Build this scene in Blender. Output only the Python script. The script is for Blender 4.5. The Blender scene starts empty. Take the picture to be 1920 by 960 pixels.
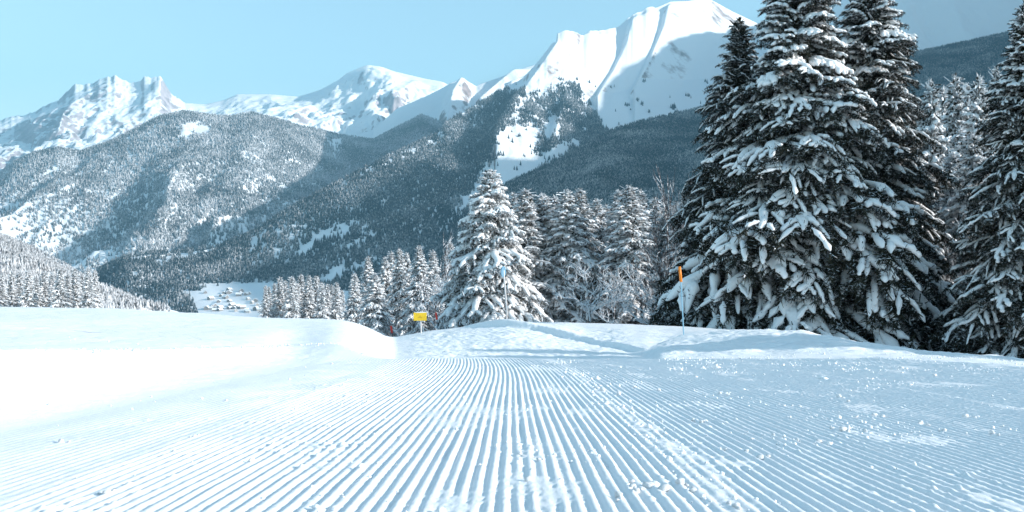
import bpy, math, random
import numpy as np
R = math.radians
sc = bpy.context.scene
COL = sc.collection

# ------------------------------------------------------------------ camera, sky, sun
FPX, HC = 1600.0, 0.55            # focal length in photo pixels (1920 wide), eye height
cam_d = bpy.data.cameras.new("camera"); cam = bpy.data.objects.new("camera", cam_d); COL.objects.link(cam)
cam_d.sensor_width = 36; cam_d.lens = 36 * FPX / 1920
cam_d.clip_start = 0.05; cam_d.clip_end = 80000
cam.location = (0, 0, HC); cam.rotation_euler = (R(90), 0, 0)
sc.camera = cam

AZ, EL = R(104), R(19.5)
SUN = np.array([math.cos(EL) * math.sin(AZ), math.cos(EL) * math.cos(AZ), math.sin(EL)])
w = bpy.data.worlds.new("World"); sc.world = w; w.use_nodes = True
nt = w.node_tree; nt.nodes.clear()
sky = nt.nodes.new("ShaderNodeTexSky"); sky.sky_type = 'NISHITA'; sky.sun_disc = False
sky.sun_elevation = EL; sky.sun_rotation = AZ; sky.altitude = 1000; sky.air_density = 1.0; sky.dust_density = 0.9; sky.ozone_density = 1.5
tint = nt.nodes.new("ShaderNodeMix"); tint.data_type = 'RGBA'; tint.blend_type = 'MULTIPLY'; tint.inputs[0].default_value = 1
tint.inputs[7].default_value = (1.16, 1.07, 0.85, 1)
bg = nt.nodes.new("ShaderNodeBackground"); bg.inputs[1].default_value = 0.13
wo = nt.nodes.new("ShaderNodeOutputWorld")
nt.links.new(sky.outputs[0], tint.inputs[6]); nt.links.new(tint.outputs[2], bg.inputs[0]); nt.links.new(bg.outputs[0], wo.inputs[0])

sd = bpy.data.lights.new("sun", 'SUN'); sd.energy = 4.8; sd.angle = R(0.53); sd.color = (1.0, 0.955, 0.92)
sun = bpy.data.objects.new("sun", sd); COL.objects.link(sun)
from mathutils import Vector
sun.rotation_euler = Vector(SUN).to_track_quat('Z', 'Y').to_euler()
vs = sc.view_settings
vs.view_transform = 'Standard'; vs.look = 'None'; vs.gamma = 1; vs.use_curve_mapping = False; vs.exposure = 1.35
sc.cycles.max_bounces = 6; sc.cycles.diffuse_bounces = 2; sc.cycles.volume_bounces = 0
sc.cycles.use_denoising = True

rng = np.random.default_rng(7)

# ------------------------------------------------------------------ helpers
_perm = np.random.default_rng(3).permutation(1024)
_perm = np.concatenate([_perm, _perm])
_ang = np.random.default_rng(4).uniform(0, 2 * np.pi, 1024)
_gx, _gy = np.cos(_ang), np.sin(_ang)
def pn(x, y):
    xi = np.floor(x).astype(int); yi = np.floor(y).astype(int)
    xf = x - xi; yf = y - yi
    u = xf * xf * xf * (xf * (xf * 6 - 15) + 10); v = yf * yf * yf * (yf * (yf * 6 - 15) + 10)
    def g(ix, iy, dx, dy):
        h = _perm[(_perm[ix & 1023] + iy) & 1023]
        return _gx[h] * dx + _gy[h] * dy
    a = g(xi, yi, xf, yf); b = g(xi + 1, yi, xf - 1, yf)
    c = g(xi, yi + 1, xf, yf - 1); d = g(xi + 1, yi + 1, xf - 1, yf - 1)
    return (a + u * (b - a) + v * (c + u * (d - c) - a - u * (b - a))) * 1.5
def fbm(x, y, o=4, gain=.5, s=0):
    r = 0; a = 1.0
    for i in range(o):
        r = r + a * pn(x + 17.3 * (i + s), y - 9.7 * (i + s)); x = x * 2.03; y = y * 2.03; a *= gain
    return r
def ridged(x, y, o=4, gain=.5, s=0):
    r = 0; a = 1.0
    for i in range(o):
        r = r + a * (1 - 2 * np.abs(pn(x + 31.7 * (i + s), y + 5.1 * (i + s)))); x = x * 2.1; y = y * 2.1; a *= gain
    return r
def ss(a, b, x):
    t = np.clip((x - a) / (b - a), 0, 1); return t * t * (3 - 2 * t)

def mesh(name, V, F, mat, smooth=True, parent=None):
    """F: list of int arrays (n,k)"""
    me = bpy.data.meshes.new(name)
    V = np.asarray(V, dtype=np.float32)
    F = [np.asarray(f, dtype=np.int32) for f in (F if isinstance(F, list) else [F]) if len(f)]
    nl = sum(f.size for f in F); npoly = sum(len(f) for f in F)
    me.vertices.add(len(V)); me.vertices.foreach_set("co", V.ravel())
    me.loops.add(nl); me.loops.foreach_set("vertex_index", np.concatenate([f.ravel() for f in F]))
    me.polygons.add(npoly)
    tot = np.concatenate([np.full(len(f), f.shape[1], dtype=np.int32) for f in F])
    st = np.concatenate([[0], np.cumsum(tot)[:-1]]).astype(np.int32)
    me.polygons.foreach_set("loop_start", st)
    me.polygons.foreach_set("use_smooth", np.full(npoly, smooth))
    me.update(calc_edges=True)
    if mat: me.materials.append(mat)
    o = bpy.data.objects.new(name, me); COL.objects.link(o)
    if parent: o.parent = parent
    return o
def gridfaces(nr, nc):
    i = np.arange((nr - 1) * (nc - 1)); r = i // (nc - 1); c = i % (nc - 1)
    a = r * nc + c
    return np.stack([a, a + 1, a + nc + 1, a + nc], 1)
def tag(o, label=None, cat=None, group=None, kind=None):
    if label: o['label'] = label
    if cat: o['category'] = cat
    if group: o['group'] = group
    if kind: o['kind'] = kind
    return o
def empty(name, loc):
    o = bpy.data.objects.new(name, None); o.empty_display_size = .2; COL.objects.link(o); o.location = loc; return o

# ------------------------------------------------------------------ materials
def newmat(name):
    m = bpy.data.materials.new(name); m.use_nodes = True
    b = m.node_tree.nodes["Principled BSDF"]; return m, m.node_tree, b
def ramp(nt, src, stops):
    r = nt.nodes.new("ShaderNodeValToRGB"); e = r.color_ramp.elements
    while len(e) < len(stops): e.new(0.5)
    for i, (p, c) in enumerate(stops):
        e[i].position = p; e[i].color = (c if len(c) == 4 else (*c, 1))
    nt.links.new(src, r.inputs[0]); return r.outputs[0]
def noise(nt, scale, detail=4, rough=.55, coord=None):
    n = nt.nodes.new("ShaderNodeTexNoise"); n.inputs["Scale"].default_value = scale; n.inputs["Detail"].default_value = detail
    n.inputs["Roughness"].default_value = rough
    if coord is None:
        coord = nt.nodes.new("ShaderNodeTexCoord").outputs["Object"]
    nt.links.new(coord, n.inputs["Vector"]); return n.outputs[0]
def math_(nt, op, a, b=None, clamp=False):
    n = nt.nodes.new("ShaderNodeMath"); n.operation = op; n.use_clamp = clamp
    for i, v in enumerate((a, b)):
        if v is None: continue
        if isinstance(v, (int, float)): n.inputs[i].default_value = v
        else: nt.links.new(v, n.inputs[i])
    return n.outputs[0]
def mixc(nt, f, a, b):
    n = nt.nodes.new("ShaderNodeMix"); n.data_type = 'RGBA'
    if isinstance(f, (int, float)): n.inputs[0].default_value = f
    else: nt.links.new(f, n.inputs[0])
    for i, v in ((6, a), (7, b)):
        if isinstance(v, tuple): n.inputs[i].default_value = (*v, 1)
        else: nt.links.new(v, n.inputs[i])
    return n.outputs[2]
def bump(nt, b, h, strength, dist):
    n = nt.nodes.new("ShaderNodeBump"); n.inputs["Strength"].default_value = strength; n.inputs["Distance"].default_value = dist
    nt.links.new(h, n.inputs["Height"]); nt.links.new(n.outputs[0], b.inputs["Normal"])

SNOW = (0.78, 0.81, 0.83)
def snow_mat(name, sc1, bd, sc2=None, strength=.5):
    m, nt, b = newmat(name)
    n1 = noise(nt, sc1, 5, .65)
    c = ramp(nt, n1, [(0.3, (0.84, 0.855, 0.865)), (0.7, (0.90, 0.905, 0.91))])
    nt.links.new(c, b.inputs["Base Color"]); b.inputs["Roughness"].default_value = .55
    b.inputs["Specular IOR Level"].default_value = .25
    h = n1
    if sc2: h = math_(nt, 'ADD', n1, math_(nt, 'MULTIPLY', noise(nt, sc2, 4, .7), .5))
    bump(nt, b, h, strength, bd)
    return m
M_piste = snow_mat("groomed_snow", 35, .006, 260, .6)
M_soft = snow_mat("powder_snow", 1.3, .05, 60, .35)
M_pad = snow_mat("branch_snow", 7, .05, 30, .5)
M_clod = snow_mat("clod_snow", 60, .01, None, .6)

def foliage_mat(name, c1, c2, dust, nsc=6.0):
    m, nt, b = newmat(name)
    n1 = noise(nt, nsc, 3)
    base = ramp(nt, n1, [(0.35, c1), (0.68, c2)])
    geo = nt.nodes.new("ShaderNodeNewGeometry")
    sep = nt.nodes.new("ShaderNodeSeparateXYZ"); nt.links.new(geo.outputs["Normal"], sep.inputs[0])
    az = math_(nt, 'ABSOLUTE', sep.outputs[2])
    n2 = noise(nt, nsc * 1.7, 3)
    f = math_(nt, 'ADD', math_(nt, 'MULTIPLY', az, .5), n2)
    f = math_(nt, 'MULTIPLY', math_(nt, 'SUBTRACT', f, 1 - dust), 6, clamp=True)
    nt.links.new(mixc(nt, f, base, (0.8, 0.83, 0.86)), b.inputs["Base Color"])
    b.inputs["Roughness"].default_value = .8; b.inputs["Specular IOR Level"].default_value = .15
    return m
M_needle = foliage_mat("spruce_needles", (0.008, 0.011, 0.009), (0.034, 0.036, 0.024), .17)
M_needle_f = foliage_mat("frosted_needles", (0.012, 0.017, 0.014), (0.045, 0.048, 0.036), .42)
def simple(name, col, rough=.6, metal=0, nsc=None, var=.25):
    m, nt, b = newmat(name)
    if nsc:
        n1 = noise(nt, nsc, 4)
        c = ramp(nt, n1, [(0.3, tuple(v * (1 - var) for v in col)), (0.7, tuple(min(1, v * (1 + var)) for v in col))])
        nt.links.new(c, b.inputs["Base Color"])
    else: b.inputs["Base Color"].default_value = (*col, 1)
    b.inputs["Roughness"].default_value = rough; b.inputs["Metallic"].default_value = metal
    return m
M_bark = simple("bark", (0.06, 0.045, 0.035), .9, nsc=8)
M_bare = foliage_mat("frosted_twigs", (0.06, 0.05, 0.05), (0.13, 0.11, 0.11), .44, 4)
def forest_mat(name, dark, dust, nsc, wh=.62):
    m, nt, b = newmat(name)
    n1 = noise(nt, nsc, 3, .6)
    geo = nt.nodes.new("ShaderNodeNewGeometry")
    n2 = noise(nt, .006, 4, .6)
    f = math_(nt, 'ADD', n1, math_(nt, 'MULTIPLY', math_(nt, 'SUBTRACT', n2, .5), .5))
    f = math_(nt, 'MULTIPLY', math_(nt, 'SUBTRACT', f, 1 - dust), 4, clamp=True)
    nt.links.new(mixc(nt, f, dark, (wh, wh * 1.02, wh * 1.05)), b.inputs["Base Color"])
    b.inputs["Roughness"].default_value = .9; b.inputs["Specular IOR Level"].default_value = .1
    return m
M_for_frost = forest_mat("frosted_forest", (0.10, 0.118, 0.13), .59, .14, .62)
M_for_near = forest_mat("near_frosted_forest", (0.07, 0.075, 0.08), .64, .5)
M_for_shade = forest_mat("shaded_forest", (0.024, 0.045, 0.056), .53, .17, .52)  # darker, bluer copy of the frosted woods, the slopes' shade put into its colour
def rock_snow(name, lo, hi, nsc, rockc=(0.25, 0.21, 0.205), west=0):
    """snow on a mountain, bare rock where it is steep"""
    m, nt, b = newmat(name)
    geo = nt.nodes.new("ShaderNodeNewGeometry")
    sep = nt.nodes.new("ShaderNodeSeparateXYZ"); nt.links.new(geo.outputs["Normal"], sep.inputs[0])
    n1 = noise(nt, nsc, 8, .68)
    f = math_(nt, 'ADD', sep.outputs[2], math_(nt, 'MULTIPLY', math_(nt, 'SUBTRACT', n1, .5), .9))
    if west:
        pos = nt.nodes.new("ShaderNodeSeparateXYZ"); nt.links.new(geo.outputs["Position"], pos.inputs[0])
        wr = nt.nodes.new("ShaderNodeMapRange"); wr.inputs[1].default_value = -3900; wr.inputs[2].default_value = -3200; wr.inputs[3].default_value = west; wr.inputs[4].default_value = 0
        nt.links.new(pos.outputs[0], wr.inputs[0]); f = math_(nt, 'SUBTRACT', f, wr.outputs[0])
    mr = nt.nodes.new("ShaderNodeMapRange"); mr.inputs[1].default_value = lo; mr.inputs[2].default_value = hi; nt.links.new(f, mr.inputs[0])
    n2 = noise(nt, nsc * 5, 5)
    rc = ramp(nt, n2, [(0.3, tuple(c * .6 for c in rockc)), (0.7, tuple(c * 1.5 for c in rockc))])
    nt.links.new(mixc(nt, mr.outputs[0], rc, SNOW), b.inputs["Base Color"])
    b.inputs["Roughness"].default_value = .75; b.inputs["Specular IOR Level"].default_value = .15
    bump(nt, b, noise(nt, nsc * 3, 8, .6), .35, 12)
    return m
M_far = rock_snow("far_rock_and_snow", .57, .65, .0026, (0.33, 0.30, 0.315), .17)
M_peak = rock_snow("peak_snow", .50, .60, .004)
M_right = rock_snow("steep_peak_snow", .27, .37, .008)
M_hill = rock_snow("hill_snow", .22, .36, .004)

# ------------------------------------------------------------------ near ground height field
# feature lines from near to far, each: {px: (Y, py)}; heights follow from the ray through that photo pixel
PXC = np.array([-3000, -2500, -2100, -1800, -1500, -1300, -1100, -900] + list(range(-700, 601, 25)) + [640, 665, 690, 702, 720, 740, 800, 862, 910, 950, 1000, 1056, 1092, 1129, 1183, 1210, 1240, 1280, 1350, 1430, 1500, 1600, 1720, 1800, 1920, 2200, 2700, 4500], float)
def col(d):
    k = sorted(d); return k, [d[i] for i in k]
def line(d):
    k = sorted(d); return np.array(k, float), np.array([d[i][0] for i in k], float), np.array([d[i][1] for i in k], float)
def zpx(py, Y): return HC - (py - 480) / FPX * Y
LIPX = 5600.0
def P0(Y): return 600 + FPX * HC / Y            # photo row of the piste plane at distance Y
lines = []
flat = lambda Y: {px: (Y, P0(Y)) for px in PXC}
lines.append(flat(1.0))
# A: toe of the left bank / flat piste
A = {}
for px in PXC:
    if px < 700:
        Y = min(2.45 * FPX / (960 - px), 11.6)
        A[px] = (Y, P0(Y))
    else:
        Y = np.interp(px, [700, 1600, 1920, 2700, 4500], [11.6, 11.0, 9.2, 7.0, 5]); A[px] = (Y, P0(Y))
lines.append(A)
# B: lip of the left bank / far edge of groomed piste / foot of right bank
B = {}
for px in PXC:
    if px <= 600:
        Y = min(LIPX / (960 - px), 13.6); py = np.interp(px, [-3000, 0, 200, 400, 600], [657, 657, 655, 652, 644])
        if px == 600: Y = 13.6
        B[px] = (Y, py)
B[640] = (13.4, 641); B[665] = (12.9, 657); B[690] = (12.5, 667); B[702] = (12.4, 671); B[720] = (12.3, 672.3); B[740] = (12.2, 672.5)
for px in PXC:
    if px > 740: B[px] = (A[px][0] + .8, P0(A[px][0] + .8))
lines.append(B)
# C: hidden trough behind the piste edge
C = {}
for px in PXC:
    Yb, pb = B[px]
    if px <= 640: C[px] = (Yb + .7, pb + 1.0)
    elif px <= 1210: C[px] = (14.3, {665: 657, 690: 668, 702: 673, 720: 677}.get(px, 680))
    else: C[px] = (Yb + .5, pb - 1)
lines.append(C)
# D: start of the rise of the second hump / mid of banks
D = {}
for px in PXC:
    Yb, pb = B[px]
    if px <= 640:
        D[px] = (max(Yb + 3, np.interp(px, [-3000, 0, 640], [4, 10, 16.5])), np.interp(px, [-3000, 0, 200, 400, 600, 640], [640, 630, 628, 626, 622, 620]))
    elif px <= 1210: D[px] = (16.5, {665: 630, 690: 641, 702: 648, 720: 658}.get(px, 668))
    else:
        D[px] = (np.interp(px, [1210, 1280, 1430, 1600, 1920, 4500], [16.0, 16.0, 14.5, 13.2, 11.2, 7.5]), np.interp(px, [1210, 1240, 1280, 1350, 1430, 1500, 1600, 1720, 1920, 4500], [667, 660, 655, 656, 655, 652, 662, 670, 686, 720]))
lines.append(D)
# E: foot of centre bank / crest of mound
E = {}
ef = {665: 602, 690: 613, 702: 620, 720: 629, 740: 634, 800: 624, 862: 616, 910: 615, 950: 614, 1000: 621, 1056: 636, 1092: 643, 1129: 651, 1183: 660, 1210: 657}
for px in PXC:
    if px <= 640:
        E[px] = (np.interp(px, [-3000, -300, 0, 640], [12, 17, 19, 22]), np.interp(px, [-3000, -300, 0, 200, 400, 500, 600, 640], [560, 572, 576, 578, 589, 597, 597, 599]))
    elif px <= 1210: E[px] = (np.interp(px, [665, 740, 862, 1000, 1100, 1210], [22.5, 25, 26, 24, 22, 18]), ef[px])
    else:
        E[px] = (np.interp(px, [1210, 1280, 1430, 1600, 1920, 4500], [18, 21.6, 18.5, 16.0, 13.6, 9.6]),
                 np.interp(px, [1210, 1240, 1280, 1350, 1430, 1500, 1600, 1720, 1800, 1920, 2200, 4500], [655, 644, 629, 623, 620, 624, 641, 660, 667, 677, 690, 700]))
lines.append(E)
# Fp: top of centre bank
Fp = {}
ft = {862: 614, 910: 603, 950: 598, 1000: 607, 1056: 620, 1092: 632, 1129: 641, 1183: 648, 1210: 653, 740: 632, 800: 621}
for px in PXC:
    Ye, pe = E[px]
    if px in ft: Fp[px] = (Ye + .30, ft[px])
    elif px < 740: Fp[px] = (Ye + 1.0, pe + .3)
    else: Fp[px] = (Ye + .5, pe + np.interp(px, [1210, 1300, 4500], [0, .3, .3]))
lines.append(Fp)
# G: plateau edge
G = {}
for px in PXC:
    pf = Fp[px][1]
    Yg = np.interp(px, [862, 1056, 1400, 1430, 4500], [33, 28.5, 26.5, 26, 26])
    if px < 862: G[px] = (34, pf + 5)
    else:
        pg = np.interp(px, [862, 910, 950, 1000, 1074, 1183, 1293, 1370, 1430, 1500, 1600, 1720, 1920, 2200, 4500], [615, 606, 603.5, 604, 604.5, 608, 612, 619, 622, 627, 643, 662, 678, 690, 700])
        G[px] = (Yg, pg)
lines.append(G)
for Yk, dp in ((60, 8), (190, 22), (330, 130)):
    lines.append({px: (Yk, G[px][1] + dp) for px in PXC})
lines.append({px: (1500, 480 + 365 / 1500 * FPX) for px in PXC})

pxd = np.concatenate([np.arange(-3000, -200, 20), np.arange(-200, 2200, 3), np.arange(2200, 4501, 20)]).astype(float)
Yk = np.zeros((len(lines), len(pxd))); Zk = np.zeros_like(Yk)
for i, L in enumerate(lines):
    k = np.array(sorted(L)); yy = np.array([L[j][0] for j in k]); pp = np.array([L[j][1] for j in k])
    Yk[i] = np.interp(pxd, k, yy); pi = np.interp(pxd, k, pp)
    ker = np.exp(-np.linspace(-2, 2, 9) ** 2); ker /= ker.sum()
    if 2 <= i <= 7:
        sl = (pxd > -190) & (pxd < 2190)
        for arr in (Yk[i], pi):
            a = arr[sl]; arr[sl] = np.convolve(np.pad(a, 4, mode='edge'), ker, 'valid')
    if 1 <= i <= 7:
        kw = np.ones(21) / 21; wl_ = 1 - ss(690, 730, pxd)
        for arr in (Yk[i], pi):
            sl = (pxd > -190) & (pxd < 900)
            a = arr[sl]; b_ = np.convolve(np.pad(a, 10, mode='edge'), kw, 'valid'); arr[sl] = a * (1 - wl_[sl]) + b_ * wl_[sl]
    Zk[i] = zpx(pi, Yk[i])
YT = np.concatenate([np.geomspace(1.0, 40, 900), np.geomspace(40.5, 1500, 90)])
ZT = np.zeros((len(YT), len(pxd)))
for c in range(len(pxd)):
    yk = np.maximum.accumulate(Yk[:, c] + np.arange(len(lines)) * 1e-4)
    # the left bank leaves the piste in a soft curve and ends in a crisp lip
    Yq = YT; t_ = np.clip((YT - yk[1]) / (yk[2] - yk[1]), 0, 1); soft = float(1 - ss(560, 640, pxd[c]))
    Yq = np.where((YT > yk[1]) & (YT < yk[2]), yk[1] + (yk[2] - yk[1]) * (t_ * (1 - soft) + soft * t_ ** 1.7), YT)
    dev = np.interp(Yq, yk, Zk[:, c] + .075 * yk) - .075 * YT
    ZT[:, c] = dev
k2 = np.exp(-np.linspace(-1.8, 1.8, 15) ** 2); k2 /= k2.sum()
zz = np.pad(ZT, ((7, 7), (0, 0)), mode='edge')
# subtract the slope first so smoothing does not shift edges
ZTs = sum(k2[i] * zz[i:i + len(YT)] for i in range(15))
k3 = np.array([.2, .6, .2]); z3 = sum(k3[i] * zz[i + 6:i + 6 + len(YT)] for i in range(3))
wS = (ss(15, 17, YT)[:, None] * (ss(845, 880, pxd) * (1 - ss(1240, 1300, pxd)))[None])
ZTs = ZTs * (1 - wS) + z3 * wS
ZTs[:8] = ZT[:8]; ZTs[-10:] = ZT[-10:]
ZT = ZTs
def zbase(x, Y):
    x = np.asarray(x, float); Y = np.asarray(Y, float)
    px = np.clip(x / np.maximum(Y, .8) * FPX + 960, pxd[0], pxd[-1] - 1e-3)
    ci = np.clip(np.searchsorted(pxd, px, 'right') - 1, 0, len(pxd) - 2); cf = (px - pxd[ci]) / (pxd[ci + 1] - pxd[ci])
    Yc = np.clip(Y, YT[0], YT[-1] - 1e-6)
    ri = np.clip(np.searchsorted(YT, Yc, 'right') - 1, 0, len(YT) - 2); rf = (Yc - YT[ri]) / (YT[ri + 1] - YT[ri])
    z = (ZT[ri, ci] * (1 - cf) + ZT[ri, ci + 1] * cf) * (1 - rf) + (ZT[ri + 1, ci] * (1 - cf) + ZT[ri + 1, ci + 1] * cf) * rf
    return np.where(Y < 1.0, -0.075 * Y, z)
def soft_detail(x, Y):
    """wind-shaped relief of the ungroomed snow"""
    px = x / np.maximum(Y, 1) * FPX + 960
    d = .018 * fbm(x * .7, Y * .5, 3) + .006 * fbm(x * 3, Y * 2.2, 3)
    rough = ss(12.5, 14, Y) * ss(1180, 1260, px) * (1 - ss(20, 26, Y))
    d = d + rough * (.05 * fbm(x * .9 + 5, Y * 1.5, 3) + .012 * ridged(x * 4, Y * 4, 2))
    hump = ss(14.5, 16, Y) * (1 - ss(24, 27, Y)) * ss(745, 800, px) * (1 - ss(1150, 1200, px))
    d = d + hump * (.018 * ridged(x * 2.2 + .6 * Y, Y * 1.1, 3) + .01 * fbm(x * 8, Y * 5, 2))
    strip = ss(9.4, 10.4, Y) * ss(1450, 1620, px) * (1 - ss(13, 15, Y))
    d = d + strip * (.03 * fbm(x * 1.6, Y * 2.5, 4) + .02)
    return d
SP = 0.0445
def groomed(x, Y):
    """corduroy left by the groomer: ridges every 4.5 cm, crumbling here and there"""
    u = x + .008 * np.maximum(Y - 7.5, 0) ** 2 + .004 * fbm(x * .0 + 3.3, Y * .7, 2)
    u = u + .0013 * pn(x * 9, Y * 2.3)
    t = u / SP; idx = np.floor(t); f = t - idx
    prof = ss(.02, .42, f) * (1 - ss(.52, .98, f))
    ra = .5 + .5 * np.sin(idx * 12.9898 + 4.1) * np.cos(idx * 3.17)
    amp = .0097 * (.78 + .4 * ra) * (1 + .45 * fbm(x * 3.1 + 9, Y * 1.3, 3))
    crumble = ss(.40, .8, fbm(x * 2.1, Y * .9 + 7, 3) + .4 * pn(x * 26, Y * 13) + .3 * pn(x * 60, Y * 40))
    fine = .0022 * pn(x * 190, Y * 130) * prof + .0011 * pn(x * 70, Y * 18) + .0010 * pn(x * 150, Y * 90)
    # seams between the groomer's passes
    seam = np.exp(-((u - .66) / .05) ** 2) + .8 * np.exp(-((u + 1.55) / .05) ** 2) + .8 * np.exp(-((u - 3.1) / .05) ** 2)
    amp = amp * (1 - .8 * crumble) * (1 - .6 * np.clip(seam, 0, 1))
    z = amp * prof + crumble * .0055 + seam * (.004 + .006 * np.maximum(0, fbm(x * 12, Y * 5, 3)))
    lump = np.maximum(0, pn(x * 30, Y * 22 + 3) + .5 * fbm(x * 2, Y * 1.2, 2) - .62) * .02
    m = ss(-2.65, -2.1, x) * (1 - ss(5.6, 7.2, x + .25 * (Y - 8) * (Y > 8)))
    m = m * (1 - ss(11.6, 12.6, Y))
    # ridges flattened towards the left, standing in for their faint contrast in full sun
    left = ss(-2.4, -.5, x + .25 * fbm(x, Y * .7, 2))
    m = m * (.28 + .72 * left)
    return m * (z + lump + fine)

def piste_h(X, Y):
    return (zbase(X, Y) + groomed(X, Y) * ss(1.0, 1.3, Y) + soft_detail(X, Y) * .35 * ss(6, 12, Y)
            + (.8 * soft_detail(X, Y) + .0035 * fbm(X * 9, Y * 5, 3)) * (1 - ss(-3.0, -2.2, X)) * ss(1.0, 1.5, Y) + .3 * soft_detail(X, Y) * ss(2.2, 4, X) * ss(1, 1.5, Y))
def piste_patch(name, x0, x1, y0, y1, ystep):
    xs = np.arange(x0, x1 + 1e-6, SP / 7.0)
    n = int(math.log(y1 / y0) / ystep) + 2
    ys = np.geomspace(y0, y1, n)
    X, Y = np.meshgrid(xs, ys)
    Z = piste_h(X, Y)
    V = np.stack([X, Y, Z], -1).reshape(-1, 3)
    return V, gridfaces(len(ys), len(xs))
def merge(parts):
    V, F, o = [], [], 0
    for v, f in parts:
        V.append(v); F.append(f + o); o += len(v)
    return np.concatenate(V), np.concatenate(F)
# one sheet, finer near the camera; rows widen with distance
YE = 12.6
parts = [piste_patch("a", -3.0, 3.0, 1.0, 4.0, .0045), piste_patch("b", -6.2, 6.5, 4.0, YE, .0045)]
# plain wings either side of the near patch
def wing(x0, x1, y0, y1, nx, ny):
    X, Y = np.meshgrid(np.linspace(x0, x1, nx), np.linspace(y0, y1, ny))
    Z = piste_h(X, Y) - .0015
    return np.stack([X, Y, Z], -1).reshape(-1, 3), gridfaces(ny, nx)
parts += [wing(-12, -2.95, -6, 4.05, 400, 260), wing(2.95, 14, -6, 4.05, 700, 200), wing(-3, 3, -6, 1.02, 60, 80),
          wing(-16, -6.15, 4.0, YE, 420, 320), wing(6.45, 18, 4.0, YE, 500, 260)]
V, F = merge(parts)
piste = mesh("ski_piste", V, F, M_piste); tag(piste, kind='structure')

# banks, mound, second hump, the slope the woods stand on
pxg = np.concatenate([np.arange(-2200, -150, 30), np.arange(-150, 2100, 2.2), np.arange(2100, 4300, 30)]).astype(float)
yg = np.concatenate([np.geomspace(YE - .04, 36, 520), np.geomspace(36.5, 1500, 90)])
PX, YY = np.meshgrid(pxg, yg)
XX = (PX - 960) / FPX * YY
ZZ = zbase(XX, YY) + soft_detail(XX, YY) * np.where(YY < YE + .01, .35, 1) * (1 + 0 * YY)
blend = ss(YE, YE + .8, YY)
ZZ = zbase(XX, YY) + soft_detail(XX, YY) * (np.where(XX < -2.6, .9, .35) + np.where(XX < -2.6, .1, .65) * blend) - .002 * (YY < YE + .02) + np.where(YY > 60, np.minimum((YY - 60) * .02, 12) * fbm(XX / 60, YY / 60, 4) * .5, 0)
g2 = mesh("snow_banks", np.stack([XX, YY, ZZ], -1).reshape(-1, 3), gridfaces(len(yg), len(pxg)), M_soft); tag(g2, kind='structure')

# valley floor sheet out to the horizon
n = 60
X, Y = np.meshgrid(np.linspace(-40000, 40000, n), np.linspace(-30000, 60000, n))
tag(mesh("valley_ground", np.stack([X, Y, X * 0 - 420 ], -1).reshape(-1, 3), gridfaces(n, n), M_hill), kind='structure')

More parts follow.
